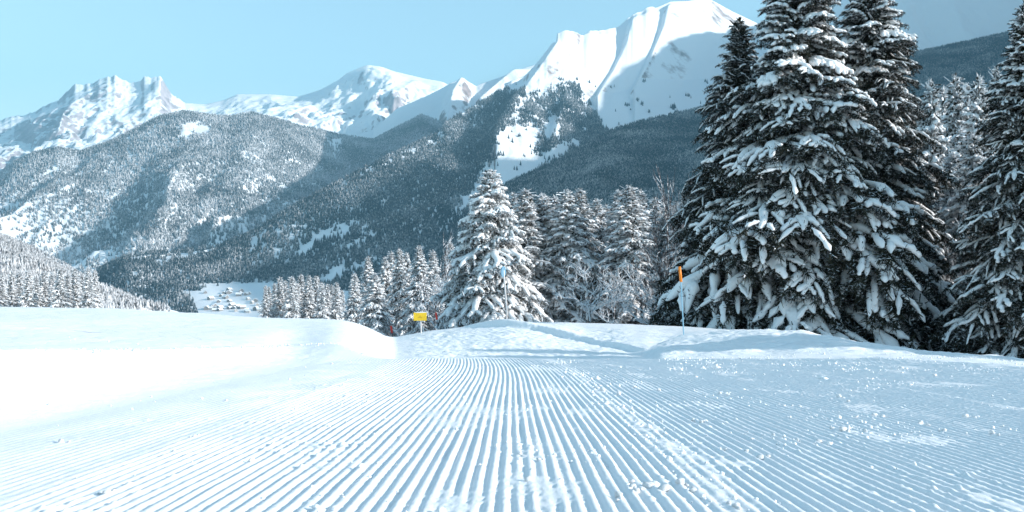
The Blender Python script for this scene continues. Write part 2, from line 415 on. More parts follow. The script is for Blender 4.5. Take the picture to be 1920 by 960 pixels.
# ------------------------------------------------------------------ mountains
class Layer:
    def __init__(s, name, feats, x0, x1, dx, rows, amp, scale, mat, ribs=(), crestk=None, seed=0, fine=.12, warp=0, ridge_gain=.5, ampk=None, stretch=2.4, jag=None, ribtaper=.16, ampx=None):
        """feats near->far: (dict px->(Y,py)); crestk: index of the crest line"""
        s.pxs = np.arange(x0, x1 + .1, dx, dtype=float)
        K = len(feats); Yf = np.zeros((K, len(s.pxs))); Pf = np.zeros_like(Yf)
        for i, L in enumerate(feats):
            k = np.array(sorted(L), float); Yf[i] = np.interp(s.pxs, k, [L[j][0] for j in sorted(L)]); Pf[i] = np.interp(s.pxs, k, [L[j][1] for j in sorted(L)])
            if i != crestk:
                kk = np.ones(15) / 15
                Yf[i] = np.convolve(np.pad(Yf[i], 7, mode='edge'), kk, 'valid'); Pf[i] = np.convolve(np.pad(Pf[i], 7, mode='edge'), kk, 'valid')
        if jag is not None:
            cc_ = K - 2 if crestk is None else crestk
            a_, x0_, x1_, sc_ = jag; Pf[cc_] -= a_ * ss(x0_ - 20, x0_, s.pxs) * (1 - ss(x1_, x1_ + 20, s.pxs)) * fbm(s.pxs / sc_, s.pxs * 0 + .5, 4, .7)
        Zf = HC - (Pf - 480) / FPX * Yf
        t = np.concatenate([np.linspace(i, i + 1, r, endpoint=False) for i, r in enumerate(rows)] + [[K - 1.0]])
        s.t = t; i0 = np.clip(t.astype(int), 0, K - 2); fr = (t - i0)[:, None]
        s.Y = Yf[i0] * (1 - fr) + Yf[i0 + 1] * fr
        s.Z = Zf[i0] * (1 - fr) + Zf[i0 + 1] * fr
        s.X = (s.pxs[None] - 960) / FPX * s.Y
        ck = crestk if crestk is not None else K - 2
        s.ck = ck
        tt = t[:, None]
        if ampk is None: ampk = [0] + [1] * (ck - 1) + [.08, 0, 0]
        wgt = np.interp(tt, np.arange(K), ampk[:K])
        wgt = wgt * (1 - ss(ck - .12, ck, tt) * .7)
        xs_ = s.X / scale; ys_ = s.Y / (scale * stretch)
        if ampx is not None: wgt = wgt * np.interp(s.pxs, ampx[0], ampx[1])[None]
        a = ridged(xs_ + .35 * fbm(xs_ * .8, ys_ * 1.6, 3), ys_, 5, .42, seed) - .4
        s.Z = s.Z + amp * wgt * a
        s.Z = s.Z + amp * fine * wgt * fbm(s.X / (scale * .12), s.Y / (scale * .2), 4, .55, seed)
        for pts, A, wl, wr in ribs:
            py0 = 480 - (s.Z - HC) / s.Y * FPX
            s.Z = s.Z + A * (1 - ss(ck - ribtaper, ck - .01, tt)) * rib(np.broadcast_to(s.pxs[None], py0.shape), py0, pts, wl, wr)
        nr, nc = s.Y.shape
        s.obj = mesh(name, np.stack([s.X, s.Y, s.Z], -1).reshape(-1, 3), gridfaces(nr, nc), mat)
        tag(s.obj, kind='structure')
    def scatter(s, spacing, t0, t1, mask, hgt, rad, r):
        """random points on the surface, area-weighted"""
        rows = np.where((s.t[:-1] >= t0) & (s.t[:-1] < t1))[0]
        X, Y, Z = s.X, s.Y, s.Z
        A = np.abs((X[1:, 1:] - X[:-1, :-1]) * (Y[1:, 1:] - Y[:-1, 1:]))[rows]
        n = r.poisson(A / spacing ** 2)
        rr, cc = np.nonzero(n); k = n[rr, cc]; rr = np.repeat(rows[rr], k); cc = np.repeat(cc, k)
        u, v = r.random(len(rr)), r.random(len(rr))
        f = lambda Q: (Q[rr, cc] * (1 - u) + Q[rr, cc + 1] * u) * (1 - v) + (Q[rr + 1, cc] * (1 - u) + Q[rr + 1, cc + 1] * u) * v
        x, y, z = f(X), f(Y), f(Z)
        px = 960 + x / y * FPX; py = 480 - (z - HC) / y * FPX
        ok = mask(px, py, x, y) > r.random(len(x))
        return x[ok], y[ok], z[ok]
def rib(px, py, pts, wl, wr):
    best = np.full(px.shape, 1e9); side = np.zeros(px.shape)
    wloc = np.ones(px.shape)
    for (ax, ay), (bx, by) in zip(pts[:-1], pts[1:]):
        dx, dy = bx - ax, by - ay; L2 = dx * dx + dy * dy
        t = np.clip(((px - ax) * dx + (py - ay) * dy) / L2, 0, 1)
        ex, ey = px - (ax + t * dx), py - (ay + t * dy)
        d = np.hypot(ex, ey); m = d < best
        best = np.where(m, d, best); side = np.where(m, ex, side)
    ww = np.where(side < 0, wl, wr)
    return np.clip(1 - best / ww, 0, 1)

# --- far white range
crestA = {-700: (9000, 300), -100: (8700, 240), 0: (8700, 227), 60: (8700, 209), 110: (8700, 186), 135: (8700, 163), 160: (8700, 160), 190: (8700, 150), 205: (8700, 143), 215: (8700, 141), 228: (8700, 145), 240: (8700, 153), 262: (8700, 152), 270: (8700, 143), 285: (8700, 145), 300: (8700, 142), 312: (8700, 160), 325: (8700, 178), 345: (8700, 193), 385: (8700, 196), 420: (8700, 188), 445: (8700, 177), 500: (8700, 177), 560: (8700, 181), 600: (8700, 169), 635: (8700, 150), 650: (8700, 138), 672: (8700, 128), 690: (8700, 122), 715: (8700, 125), 740: (8700, 134), 790: (8700, 146), 830: (8700, 154), 860: (8700, 170), 1000: (8700, 230), 1400: (8700, 300)}
LA = Layer("far_mountains", [
    {-700: (5600, 700), 1400: (5600, 700)},
    {-700: (6000, 420), 0: (5900, 350), 300: (5900, 300), 600: (6100, 310), 1400: (6100, 330)},
    {-700: (7100, 360), 0: (7100, 290), 200: (7200, 255), 300: (7250, 235), 400: (7250, 245), 600: (7250, 235), 700: (7400, 215), 860: (7500, 230), 1400: (7500, 310)},
    crestA, {-700: (10500, 500), 1400: (10500, 500)}], -700, 1400, 3, [4, 90, 130, 10], 110, 950, M_far,
    ribs=[([(205, 150), (180, 185), (130, 215), (60, 240)], 80, 30, 60), ([(300, 160), (290, 190), (240, 240)], 60, 26, 40),
          ([(680, 148), (640, 165), (590, 215), (540, 235)], 90, 45, 70), ([(697, 150), (715, 165), (700, 215), (690, 250)], 70, 28, 45),
          ([(790, 148), (745, 200)], 80, 20, 40), ([(740, 134), (735, 190)], 80, 20, 30)], crestk=3, seed=1, fine=.3, jag=(4, -100, 330, 30), ribtaper=.4)
# --- snowy shoulder behind the spur
LB = Layer("snowy_shoulder", [
    {560: (5200, 700), 1300: (4900, 700)},
    {560: (5400, 330), 750: (5500, 290), 900: (5700, 260), 1300: (6000, 260)},
    {560: (6500, 290), 700: (6500, 243), 745: (6500, 203), 775: (6550, 191), 800: (6600, 180), 830: (6650, 165), 845: (6700, 156), 868: (6780, 147), 893: (6850, 162), 900: (6900, 158), 936: (7050, 146), 987: (7250, 126), 1020: (7400, 117), 1038: (7450, 100), 1060: (7500, 100), 1120: (7700, 120), 1300: (8000, 200)},
    {560: (9000, 400), 1300: (8000, 400)}], 560, 1300, 2.5, [4, 120, 10], 70, 800, M_peak,
    ribs=[([(864, 168), (850, 190), (840, 240)], 90, 20, 26), ([(987, 126), (940, 165), (900, 200)], 70, 12, 22), ([(1038, 100), (1000, 150), (960, 165)], 60, 12, 20)], crestk=2, seed=5, fine=.2)
# --- the big mountain with its long wooded spur
crest2 = {-700: (2500, 760), -100: (2500, 660), 150: (2600, 560), 185: (2650, 510), 237: (2700, 484), 330: (2800, 475), 410: (2780, 466), 460: (2810, 446), 500: (2840, 421), 550: (2890, 390), 600: (2950, 363), 658: (3020, 331), 710: (3120, 304), 775: (3320, 273), 815: (3500, 254), 841: (3640, 228), 893: (3950, 197), 950: (4300, 166), 1000: (4560, 130), 1020: (4600, 117), 1038: (4650, 98), 1060: (4720, 78), 1093: (4850, 69), 1104: (4890, 60), 1155: (5100, 53), 1191: (5250, 27), 1217: (5350, 14), 1232: (5420, 14), 1257: (5520, 3), 1290: (5650, 2), 1312: (5740, -2), 1334: (5830, 0), 1374: (5990, 22), 1425: (6200, 46), 1447: (6280, 58), 1600: (6800, 130), 2300: (7000, 400)}
L2 = Layer("great_mountain", [
    {-700: (1700, 980), 2300: (1700, 980)},
    {-700: (1900, 760), 100: (1900, 660), 300: (1950, 612), 370: (1980, 600), 490: (1980, 598), 600: (1950, 600), 800: (1900, 610), 2300: (2000, 620)},
    {-700: (2200, 750), 100: (2200, 650), 250: (2250, 580), 330: (2350, 548), 376: (2450, 532), 492: (2500, 528), 560: (2430, 530), 650: (2330, 535), 800: (2500, 510), 950: (2700, 440), 1100: (3000, 340), 1300: (3700, 260), 1450: (4100, 240), 2300: (4400, 420)},
    {-700: (2350, 755), 100: (2380, 610), 237: (2450, 520), 410: (2620, 500), 500: (2660, 478), 600: (2690, 445), 700: (2760, 400), 800: (2980, 350), 900: (3380, 295), 1000: (3750, 245), 1100: (4080, 200), 1200: (4420, 165), 1300: (4780, 150), 1450: (5200, 150), 2300: (5600, 410)},
    crest2, {-700: (3500, 900), 237: (3300, 600), 500: (3600, 560), 800: (4700, 450), 1038: (6200, 300), 1400: (7800, 350), 2300: (8600, 600)}], -700, 2300, 2.5, [4, 50, 130, 150, 10], 50, 620, M_peak, ampk=[0, 0, .05, .8, .12, 0],
    ribs=[([(1191, 27), (1175, 90), (1150, 150), (1120, 200)], 34, 9, 60), ([(1257, 3), (1245, 60), (1225, 110), (1190, 180)], 42, 10, 70),
          ([(1060, 78), (1030, 130), (990, 170)], 40, 12, 40), ([(1045, 120), (1005, 180), (965, 235), (930, 300)], 115, 42, 120),
          ([(1060, 200), (1045, 250), (1035, 290)], 40, 14, 30)], crestk=4, seed=9, fine=.16, jag=(3, 930, 1220, 22), ampx=([1000, 1090], [1, .25]))
# --- dark wooded ridge in front of it
crest6 = {300: (2100, 720), 600: (2100, 640), 650: (2120, 605), 700: (2150, 570), 760: (2220, 522), 830: (2330, 455), 900: (2450, 385), 940: (2530, 354), 980: (2600, 336), 1046: (2720, 306), 1100: (2850, 275), 1150: (2980, 247), 1220: (3120, 228), 1290: (3300, 212), 1348: (3400, 197), 1500: (3500, 155), 1698: (3600, 106), 1888: (3600, 66), 2000: (3600, 40), 2300: (3600, -10), 2600: (3500, -40)}
L6 = Layer("wooded_ridge", [
    {300: (1300, 1000), 2600: (1200, 1000)}, {300: (1500, 760), 700: (1500, 640), 1200: (1500, 620), 2600: (1500, 560)},
    crest6, {300: (2900, 900), 900: (3100, 480), 1500: (4200, 320), 2600: (4200, 300)}], 300, 2600, 3, [4, 150, 10], 60, 520, M_hill, crestk=2, seed=13, fine=.14)
# --- blue mountain top right
L3 = Layer("right_mountain", [
    {1300: (3500, 560), 3400: (3300, 560)}, {1300: (4000, 240), 1700: (3800, 190), 2400: (3500, 150), 3400: (3200, 100)},
    {1300: (4700, 240), 1380: (4650, 165), 1447: (4600, 92), 1500: (4560, 52), 1545: (4500, 12), 1600: (4450, -32), 1700: (4350, -65), 1900: (4250, -95), 2300: (4200, -95), 2700: (4000, -120), 3400: (3600, -140)},
    {1300: (6200, 300), 3400: (6500, 0)}], 1300, 3400, 5, [4, 160, 10], 100, 480, M_right, crestk=2, seed=17, fine=.12)
# --- frosted wooded hill on the left
crest4 = {-700: (4200, 470), -100: (4200, 380), 0: (4200, 328), 30: (4200, 305), 65: (4200, 290), 110: (4200, 281), 150: (4250, 288), 200: (4300, 272), 260: (4400, 242), 300: (4450, 221), 345: (4500, 212), 400: (4550, 220), 430: (4600, 222), 470: (4650, 214), 520: (4700, 226), 560: (4800, 238), 600: (4900, 246), 640: (5000, 256), 700: (5200, 265), 740: (5300, 243), 790: (5300, 217), 830: (5300, 232), 870: (5300, 260), 1000: (5300, 330)}
L4 = Layer("frosted_hill", [
    {-700: (2200, 900), 400: (2900, 700), 1000: (4200, 600)},
    {-700: (2600, 680), 0: (2600, 640), 150: (2700, 600), 240: (2900, 540), 400: (3050, 500), 600: (3700, 430), 800: (4300, 340), 1000: (4500, 370)},
    {-700: (3400, 560), 0: (3400, 450), 150: (3500, 420), 300: (3550, 385), 450: (3700, 370), 600: (4200, 340), 700: (4600, 312), 800: (4800, 290), 1000: (4900, 350)},
    crest4, {-700: (5600, 700), 1000: (6300, 600)}], -700, 1000, 2.5, [4, 110, 110, 10], 75, 560, M_hill, crestk=3, seed=22, fine=.14, warp=.3)
# --- near left slope
L5 = Layer("near_left_slope", [
    {-900: (260, 760), 700: (320, 860)}, {-900: (330, 610), 0: (330, 612), 300: (420, 630), 700: (500, 700)},
    {-900: (900, 200), -300: (900, 330), -100: (900, 396), 0: (900, 442), 60: (880, 466), 130: (850, 503), 180: (830, 535), 250: (800, 562), 310: (780, 583), 400: (760, 615), 700: (700, 700)},
    {-900: (1500, 500), 0: (1300, 700), 700: (1200, 900)}], -900, 700, 4, [4, 90, 10], 16, 160, M_hill, crestk=2, seed=31, fine=.1)
# --- the high ridge out of frame on the right whose shadow lies over the valley
X0 = 3600
_T = math.tan(EL) / math.sin(AZ); _K = math.cos(AZ) / math.sin(AZ)
def surf_z(L, px, py):
    """point of layer L seen at photo (px,py)"""
    P = 480 - (L.Z - HC) / L.Y * FPX; c = int(np.clip(round((px - L.pxs[0]) / (L.pxs[1] - L.pxs[0])), 0, len(L.pxs) - 1))
    rows = np.where((L.t > .8) & (L.t <= L.ck))[0]; r0 = rows[np.argmin(np.abs(P[rows, c] - py))]
    return L.X[r0, c], L.Y[r0, c], L.Z[r0, c]
def _pt(px, py):
    x, y, z = surf_z(L2, px, py); return (y + _K * (X0 - x), z + _T * (X0 - x))
EDGE = [(1112, 195), (1155, 135), (1228, 97), (1294, 64), (1360, 57), (1425, 47), (1000, 300), (930, 302), (775, 305), (660, 372), (560, 430), (452, 560)]
prof = sorted([_pt(*e) for e in EDGE])
prof = [(-5000, 250), (-1500, 500), (-700, 800), (0, 1050)] + prof + [(7500, 1900)]
ys = np.arange(-5000, 7501, 40.0); hz = np.interp(ys, *zip(*prof)) + 25 * fbm(ys / 300, ys * 0, 4)
us = np.linspace(-1, 1, 81)
U, YB = np.meshgrid(us, ys)
XB = X0 + U * np.where(U < 0, 2000, 3500) + 60 * fbm(YB / 400, U * 3, 3) * np.abs(U)
ZB = -400 + (hz[:, None] + 400) * (1 - np.abs(U)) ** 1.25 + 130 * ridged(XB / 800, YB / 800, 4) * np.abs(U) * (1 - np.abs(U)) * 2
tag(mesh("east_ridge", np.stack([XB, YB, ZB], -1).reshape(-1, 3), gridfaces(len(ys), 81), M_peak), kind='structure')

# ------------------------------------------------------------------ woods on the mountains (uncountable)
def poly(px, py, pts):
    inside = np.zeros(px.shape, bool); n = len(pts)
    for i in range(n):
        x1, y1 = pts[i]; x2, y2 = pts[(i + 1) % n]
        if y1 == y2: continue
        c = ((y1 > py) != (y2 > py)) & (px < (x2 - x1) * (py - y1) / (y2 - y1) + x1)
        inside ^= c
    return inside
def jit(px, py, a=5, s=14):
    return px + a * fbm(px / s, py / s, 3), py + a * fbm(px / s + 40, py / s, 3)
def cut(px, py, polys, a=5):
    jx, jy = jit(px, py, a * 1.5); jx = jx + rf.normal(size=jx.shape) * 3.0; jy = jy + rf.normal(size=jy.shape) * 2.2; m = np.ones(px.shape)
    for p in polys: m = np.where(poly(jx, jy, p), ss(.45, .9, fbm(px / 11, py / 7, 3)) * .4, m)
    return m
def woods(name, pts_list, hgt, rad, mat, label_kind='stuff', sides=5, seed=0):
    r = np.random.default_rng(seed)
    x, y, z = [np.concatenate(a) for a in zip(*pts_list)]
    n = len(x); print(name, n); h = hgt * r.uniform(.55, 1.25, n); rr = rad * r.uniform(.7, 1.3, n)
    th = r.uniform(0, 6.28, n)
    k = np.arange(sides)
    V = np.zeros((n, sides + 1, 3))
    jr = r.uniform(.75, 1.25, (n, sides))
    V[:, :sides, 0] = x[:, None] + rr[:, None] * jr * np.cos(th[:, None] + k * 2 * np.pi / sides)
    V[:, :sides, 1] = y[:, None] + rr[:, None] * jr * np.sin(th[:, None] + k * 2 * np.pi / sides)
    V[:, :sides, 2] = z[:, None] - 1.5 + h[:, None] * .12 * r.random((n, sides))
    V[:, sides, 0] = x; V[:, sides, 1] = y; V[:, sides, 2] = z + h
    b = (np.arange(n) * (sides + 1))[:, None, None]
    tri = np.stack([k, (k + 1) % sides, np.full(sides, sides)], 1)[None] + b
    o = mesh(name, V.reshape(-1, 3), tri.reshape(-1, 3), mat, smooth=False)
    tag(o, kind='stuff'); return o
rf = np.random.default_rng(5)
def m4(px, py, x, y):
    m = cut(px, py, [[(332, 238), (352, 228), (398, 236), (392, 252), (345, 258)], [(600, 262), (635, 258), (645, 285), (612, 298), (625, 275)],
                     [(82, 320), (120, 305), (112, 318), (88, 335)], [(0, 385), (55, 372), (30, 392), (0, 400)], [(505, 335), (540, 345), (530, 360)], [(720, 302), (790, 290), (800, 296), (730, 312)],
                     [(270, 362), (300, 366), (298, 374), (272, 372)], [(480, 365), (500, 372), (490, 390)]], 6)
    return m * np.where(fbm(x / 260, y / 260, 3) > .75, .5, 1)
woods("frosted_woods", [L4.scatter(4.9, 1.0, 3.02, m4, 0, 0, rf)], 19, 4.4, M_for_frost, seed=1)
C2 = [[(925, 290), (935, 245), (965, 232), (1005, 236), (1015, 262), (1008, 285), (960, 300)], [(1018, 225), (1050, 210), (1052, 262), (1020, 268)],
      [(905, 318), (925, 300), (1010, 288), (1070, 262), (1100, 262), (1060, 290), (1000, 325), (950, 360), (860, 400), (840, 395), (880, 365)],
      [(560, 470), (590, 440), (640, 432), (668, 405), (668, 425), (640, 445), (600, 452), (570, 480)], [(598, 520), (625, 495), (655, 490), (640, 512), (700, 488), (680, 506), (610, 535)],
      [(455, 470), (490, 440), (500, 432), (492, 450), (470, 475)], [(237, 488), (250, 474), (300, 480), (410, 462), (412, 470), (370, 484), (300, 492)],
      [(368, 590), (376, 532), (400, 540), (450, 532), (500, 524), (560, 540), (560, 600), (500, 620), (360, 615)], [(1005, 175), (1035, 150), (1045, 160), (1010, 190)],
      [(965, 195), (990, 180), (990, 200), (968, 212)]]
def m2(px, py, x, y):
    m = cut(px, py, C2, 5)
    # tree line: bare snow above it
    tl = np.interp(px, [0, 900, 950, 1000, 1040, 1080, 1105, 1130, 1160, 1300, 1450], [0, 0, 158, 168, 150, 145, 185, 232, 252, 252, 240]) + 12 * fbm(px / 12, py / 30, 3)
    m = m * (py > tl)
    thin = ((px > 870) & (px < 1110) & (py < tl + 95)) | ((px > 470) & (px < 700) & (py > 415) & (py < 500)) | ((px > 640) & (px < 1000) & (py < np.interp(px, [640, 1000], [352, 190])))
    m = m * np.where(thin, ss(-.55, .25, fbm(px / 16, py / 12, 4)) * .8 + .1, 1) * ss(-3, 26, py - tl)
    sp = ((px > 1105) & (py > 215) & (px < 1300)) * .25
    m = m * ((py < 545) | (px < 345 + (py - 545) * .7 + 14 * fbm(px / 14, py / 9, 3)) | ((py > 592) & (fbm(px / 9, py / 3, 3) > -.2)))
    return np.where(py > tl + 4, m, 0) + ((px > 1100) & (px < 1330) & (fbm(px / 22, py / 10, 3) > .72) & (py > 150) & (py < 235)) * .3
s2 = L2.scatter(5.4, 1.0, 4.02, m2, 0, 0, rf)
pxs2 = 960 + s2[0] / s2[1] * FPX
woods("spur_woods", [s2], 17, 3.7, M_for_shade, seed=2)
def m6(px, py, x, y): return (px < 2100) * np.where(fbm(x / 220, y / 220, 3) > .75, .4, 1)
woods("ridge_woods", [L6.scatter(5.4, 1.0, 2.05, m6, 0, 0, rf)], 17, 3.7, M_for_shade, seed=3)
def mB(px, py, x, y): return cut(px, py, []) * (py > np.interp(px, [700, 740, 790, 830, 860, 900], [262, 250, 240, 250, 300, 300]))
def m5(px, py, x, y): return np.ones(px.shape) * (px < 318) * (px > -500)
woods("near_slope_woods", [L5.scatter(2.3, 1.0, 2.03, m5, 0, 0, rf)], 4.2, 1.25, M_for_near, seed=4)

# ------------------------------------------------------------------ trees
def tube(path, rad, sides=6, flat=1.0, r=None, lump=0, upz=0.0):
    """closed lumpy tube along path (n,3), rad (n,)"""
    path = np.asarray(path); n = len(path)
    d = np.gradient(path, axis=0); d /= np.linalg.norm(d, axis=1)[:, None] + 1e-9
    up = np.array([0, 0, 1.0]); sdv = np.cross(d, up); ln = np.linalg.norm(sdv, axis=1)[:, None]
    sdv = np.where(ln > .05, sdv / (ln + 1e-9), np.array([1.0, 0, 0])); nv = np.cross(sdv, d)
    th = np.arange(sides) * 2 * np.pi / sides
    rr = np.asarray(rad)[:, None] * (1 + (lump * r.uniform(-1, 1, (n, sides)) if r is not None and lump else 0))
    V = path[:, None] + sdv[:, None] * (rr * np.cos(th))[..., None] + nv[:, None] * (rr * np.sin(th) * flat)[..., None]
    V[..., 2] += upz
    F = []
    a = (np.arange(n - 1) * sides)[:, None] + np.arange(sides)[None]; b = (np.arange(n - 1) * sides)[:, None] + (np.arange(sides) + 1) % sides
    F = np.stack([a, b, b + sides, a + sides], -1).reshape(-1, 4)
    return V.reshape(-1, 3), F
def blades(P, r, n, ln, wd, down=.4):
    """n thin needle blades at each point"""
    P = np.repeat(P, n, 0); m = len(P)
    d = r.normal(size=(m, 3)); d[:, 2] -= down; d /= np.linalg.norm(d, axis=1)[:, None]
    s = np.cross(d, r.normal(size=(m, 3))); s /= np.linalg.norm(s, axis=1)[:, None]
    L = (ln * r.uniform(.6, 1.3, m))[:, None]; W = (wd * r.uniform(.6, 1.3, m))[:, None]
    V = np.stack([P - s * W * .5, P + s * W * .5, P + d * L + s * W * .18, P + d * L - s * W * .18], 1)
    F = np.arange(m * 4).reshape(m, 4)
    return V.reshape(-1, 3), F
def padrad(n, r, base, lump=.35, taper=0.0):
    u = .5 - .5 * np.cos(np.pi * np.linspace(0, 1, n)); e = np.clip(1 - np.abs(2 * u - 1) ** 3.0, 0, 1) ** .5
    k = 1 + lump * np.sin(u * n * r.uniform(1.0, 1.9) + r.uniform(0, 6)) * r.uniform(.4, 1)
    return base * (e * k * (1 - taper * u) + .02)
def frond(r, nside, tufts, bl, bw, sw, droop, snowfrac, sides=6, seg=7):
    """unit-length branch along +X: returns (foliage V,F), (snow V,F)"""
    s = np.linspace(0, 1, 14)
    wob = .05 * np.cumsum(r.normal(size=14)) * .3
    axis = np.stack([s, wob, .10 * np.sin(s * 2.4) - droop * s ** 2.0], 1)
    fol, snow = [], []
    def ax(t): return np.array([np.interp(t, s, axis[:, k]) for k in range(3)]).T
    t = r.uniform(.08, 1, tufts); fol.append(blades(ax(t) - [0, 0, .01], r, 4, bl, bw))
    tv, tf = tube(axis, .018 * (1.05 - s) + .003, 4); fol.append((tv, tf))
    # snow spine
    q = r.uniform(.12, .3); q = q + (1.02 - q) * (.5 - .5 * np.cos(np.pi * np.linspace(0, 1, 14))); rad = padrad(14, r, sw * 1.1) * r.uniform(.75, 1.25, 14)
    snow.append(tube(ax(np.clip(q, 0, 1)) + np.stack([np.maximum(q - 1, 0), 0 * q, 0 * q], 1), rad, sides, .7, r, .16, sw * .45))
    for j in range(nside):
        for sgn in (-1, 1):
            t0 = (j + r.uniform(.2, .9)) / nside * .85 + .10
            L = (.40 * (1 - t0) ** .6 + .08) * r.uniform(.7, 1.25) * (.6 + .6 * min(1, t0 / .35))
            a = r.uniform(.55, 1.05); u = np.linspace(0, 1, seg)
            p0 = ax(t0)
            hang = r.uniform(.35, .9)
            pts = p0 + np.stack([L * u * math.cos(a), sgn * L * u * math.sin(a), -hang * L * u ** 1.8], 1)
            k = max(3, int(tufts * L * .9)); tt = r.random(k)
            P = np.stack([np.interp(tt, u, pts[:, c]) for c in range(3)], 1)
            fol.append(blades(P - [0, 0, .012], r, 4, bl, bw, .9))
            if r.random() < snowfrac:
                a0 = r.uniform(0, .35); a1 = r.uniform(.65, 1.0); uu = a0 + (a1 - a0) * (.5 - .5 * np.cos(np.pi * np.linspace(0, 1, seg + 2)))
                pp = np.stack([np.interp(uu, u, pts[:, c]) for c in range(3)], 1)
                rad = padrad(seg + 2, r, sw * r.uniform(.45, .85), .4) * r.uniform(.8, 1.2, seg + 2)
                snow.append(tube(pp, rad, sides, .7, r, .18, sw * .30))
    return merge(fol), merge(snow)
def inst(protos, T):
    """protos: list of (V,F); T: list of (proto idx, 3x3, loc)"""
    Vs, Fs, o = [], [], 0
    for i, Mx, loc in T:
        v, f = protos[i]; Vs.append(v @ Mx.T + loc); Fs.append(f + o); o += len(v)
    return np.concatenate(Vs), np.concatenate(Fs)
def make_protos(seed, lod, sw, snowfrac):
    r = np.random.default_rng(seed); cfg = {0: (8, 110, .062, .011, 7, 7), 1: (5, 44, .085, .02, 6, 5), 2: (3, 18, .12, .045, 5, 4)}[lod]
    nside, tufts, bl, bw, sides, seg = cfg
    out = []
    for i in range(6):
        dr = r.uniform(.12, .42)
        out.append(frond(r, nside, tufts, bl, bw, sw * r.uniform(.8, 1.2), dr, snowfrac, sides, seg))
    return out
PROTO = {}
def protos(lod, sw, sf, seed=0):
    k = (lod, sw, sf, seed)
    if k not in PROTO: PROTO[k] = make_protos(hash(k) % 9999 if False else int(lod * 100 + sw * 1000 + sf * 10 + seed), lod, sw, sf)
    return PROTO[k]
def spruce_meshes(seed, H, Rm, nb, lod, snow, snowfrac, shape=.85, low=.03, fill=1.0, irregular=.18):
    """one spruce at the origin: (trunk), (crown), (snow cover) geometry"""
    r = np.random.default_rng(seed)
    Pl = protos(lod, round(snow * .050, 4), snowfrac); Ps = protos(lod, round(snow * .095, 4), min(1, snowfrac + .15), 1)
    T, S = [], []
    allp = [p[0] for p in Pl] + [p[0] for p in Ps]; alls = [p[1] for p in Pl] + [p[1] for p in Ps]
    tl = []
    ph = r.uniform(0, 6.28)
    lob = r.uniform(-1, 1, 3)
    for i in range(nb):
        f = (i + r.random()) / nb
        hf = low + (1 - low) * (1 - (1 - f) ** .78) if False else low + (.985 - low) * f ** .92
        L = Rm * ((1 - hf) ** shape) * r.uniform(1 - irregular * 1.4, 1 + irregular) + .015 * H
        ph += 2.399 + r.normal() * .35
        L *= 1 + .10 * lob[0] * math.cos(ph + lob[1]) + .08 * math.sin(hf * 23 + lob[2] * 5)
        pitch = R(np.interp(hf, [0, .3, .7, 1], [-14, -8, 6, 42]) + r.normal() * 7)      # + = upwards
        roll = r.normal() * .22
        cp, sp = math.cos(pitch), math.sin(pitch); c, s_ = math.cos(ph), math.sin(ph); cr, sr = math.cos(roll), math.sin(roll)
        Rx = np.array([[1, 0, 0], [0, cr, -sr], [0, sr, cr]]); Ry = np.array([[cp, 0, -sp], [0, 1, 0], [sp, 0, cp]]); Rz = np.array([[c, -s_, 0], [s_, c, 0], [0, 0, 1]])
        wide = np.diag([1, 1 * r.uniform(.85, 1.2), 1])
        Mx = Rz @ Ry @ Rx @ wide * L
        k = r.integers(0, 6) + (6 if L < Rm * .42 else 0)
        tl.append((k, Mx, np.array([0, 0, hf * H])))
    crown = inst(allp, tl); sn = inst(alls, tl)
    # dense inner twigs round the trunk
    m = int(900 * fill * (1.6 if lod == 0 else 1))
    hf = r.random(m) ** 1.2 * .97; rad = Rm * (1 - hf) ** shape * np.sqrt(r.random(m)) * .62; a = r.uniform(0, 6.28, m)
    P = np.stack([rad * np.cos(a), rad * np.sin(a), hf * H + low * H * .5], 1)
    bs = .05 * H * (.5 if lod == 0 else .8)
    crown = merge([crown, blades(P, r, 4, bs, bs * .3, .6)])
    P = np.stack([0 * hf[:80], 0 * hf[:80], H * (1 - r.random(80) * .06)], 1); crown = merge([crown, blades(P, r, 2, .02 * H, .005 * H, -.5)])
    tz = np.linspace(-.06, 1, 10); trunk = tube(np.stack([0 * tz, 0 * tz, tz * H], 1), .016 * H * (1.04 - tz) + .004, 8)
    return trunk, crown, sn
def build_tree(name, geo, mats, loc, label, cat, group=None, rz=0, parts=('trunk', 'crown', 'snow_cover'), scale=None):
    t = empty(name, loc); t.rotation_euler = (0, 0, rz)
    if scale: t.scale = scale
    for g, m, p in zip(geo, mats, parts):
        mesh(p, g[0], g[1], m, smooth=(p == 'snow_cover'), parent=t)
    tag(t, label, cat, group); return t
def copy_tree(src, loc, label, rz, scale, group=None, cat=None):
    t = src.copy(); COL.objects.link(t); t.location = loc; t.rotation_euler = (0, 0, rz); t.scale = scale; t['label'] = label
    if group: t['group'] = group
    elif 'group' in t: del t['group']
    for ch in [o for o in COL.objects if o.parent == src]:
        c = ch.copy(); COL.objects.link(c); c.parent = t
    return t
def spot(px, Y, apy, sink=.1):
    """ground point under photo column px at distance Y and the height that puts the top at row apy"""
    x = (px - 960) / FPX * Y; z = float(zbase(x, Y)) - sink
    return (x, Y, z), zpx(apy, Y) - z
SM = (M_bark, M_needle, M_pad); SF = (M_bark, M_needle_f, M_pad)

G_R = 'tall spruces beside the piste on the right'
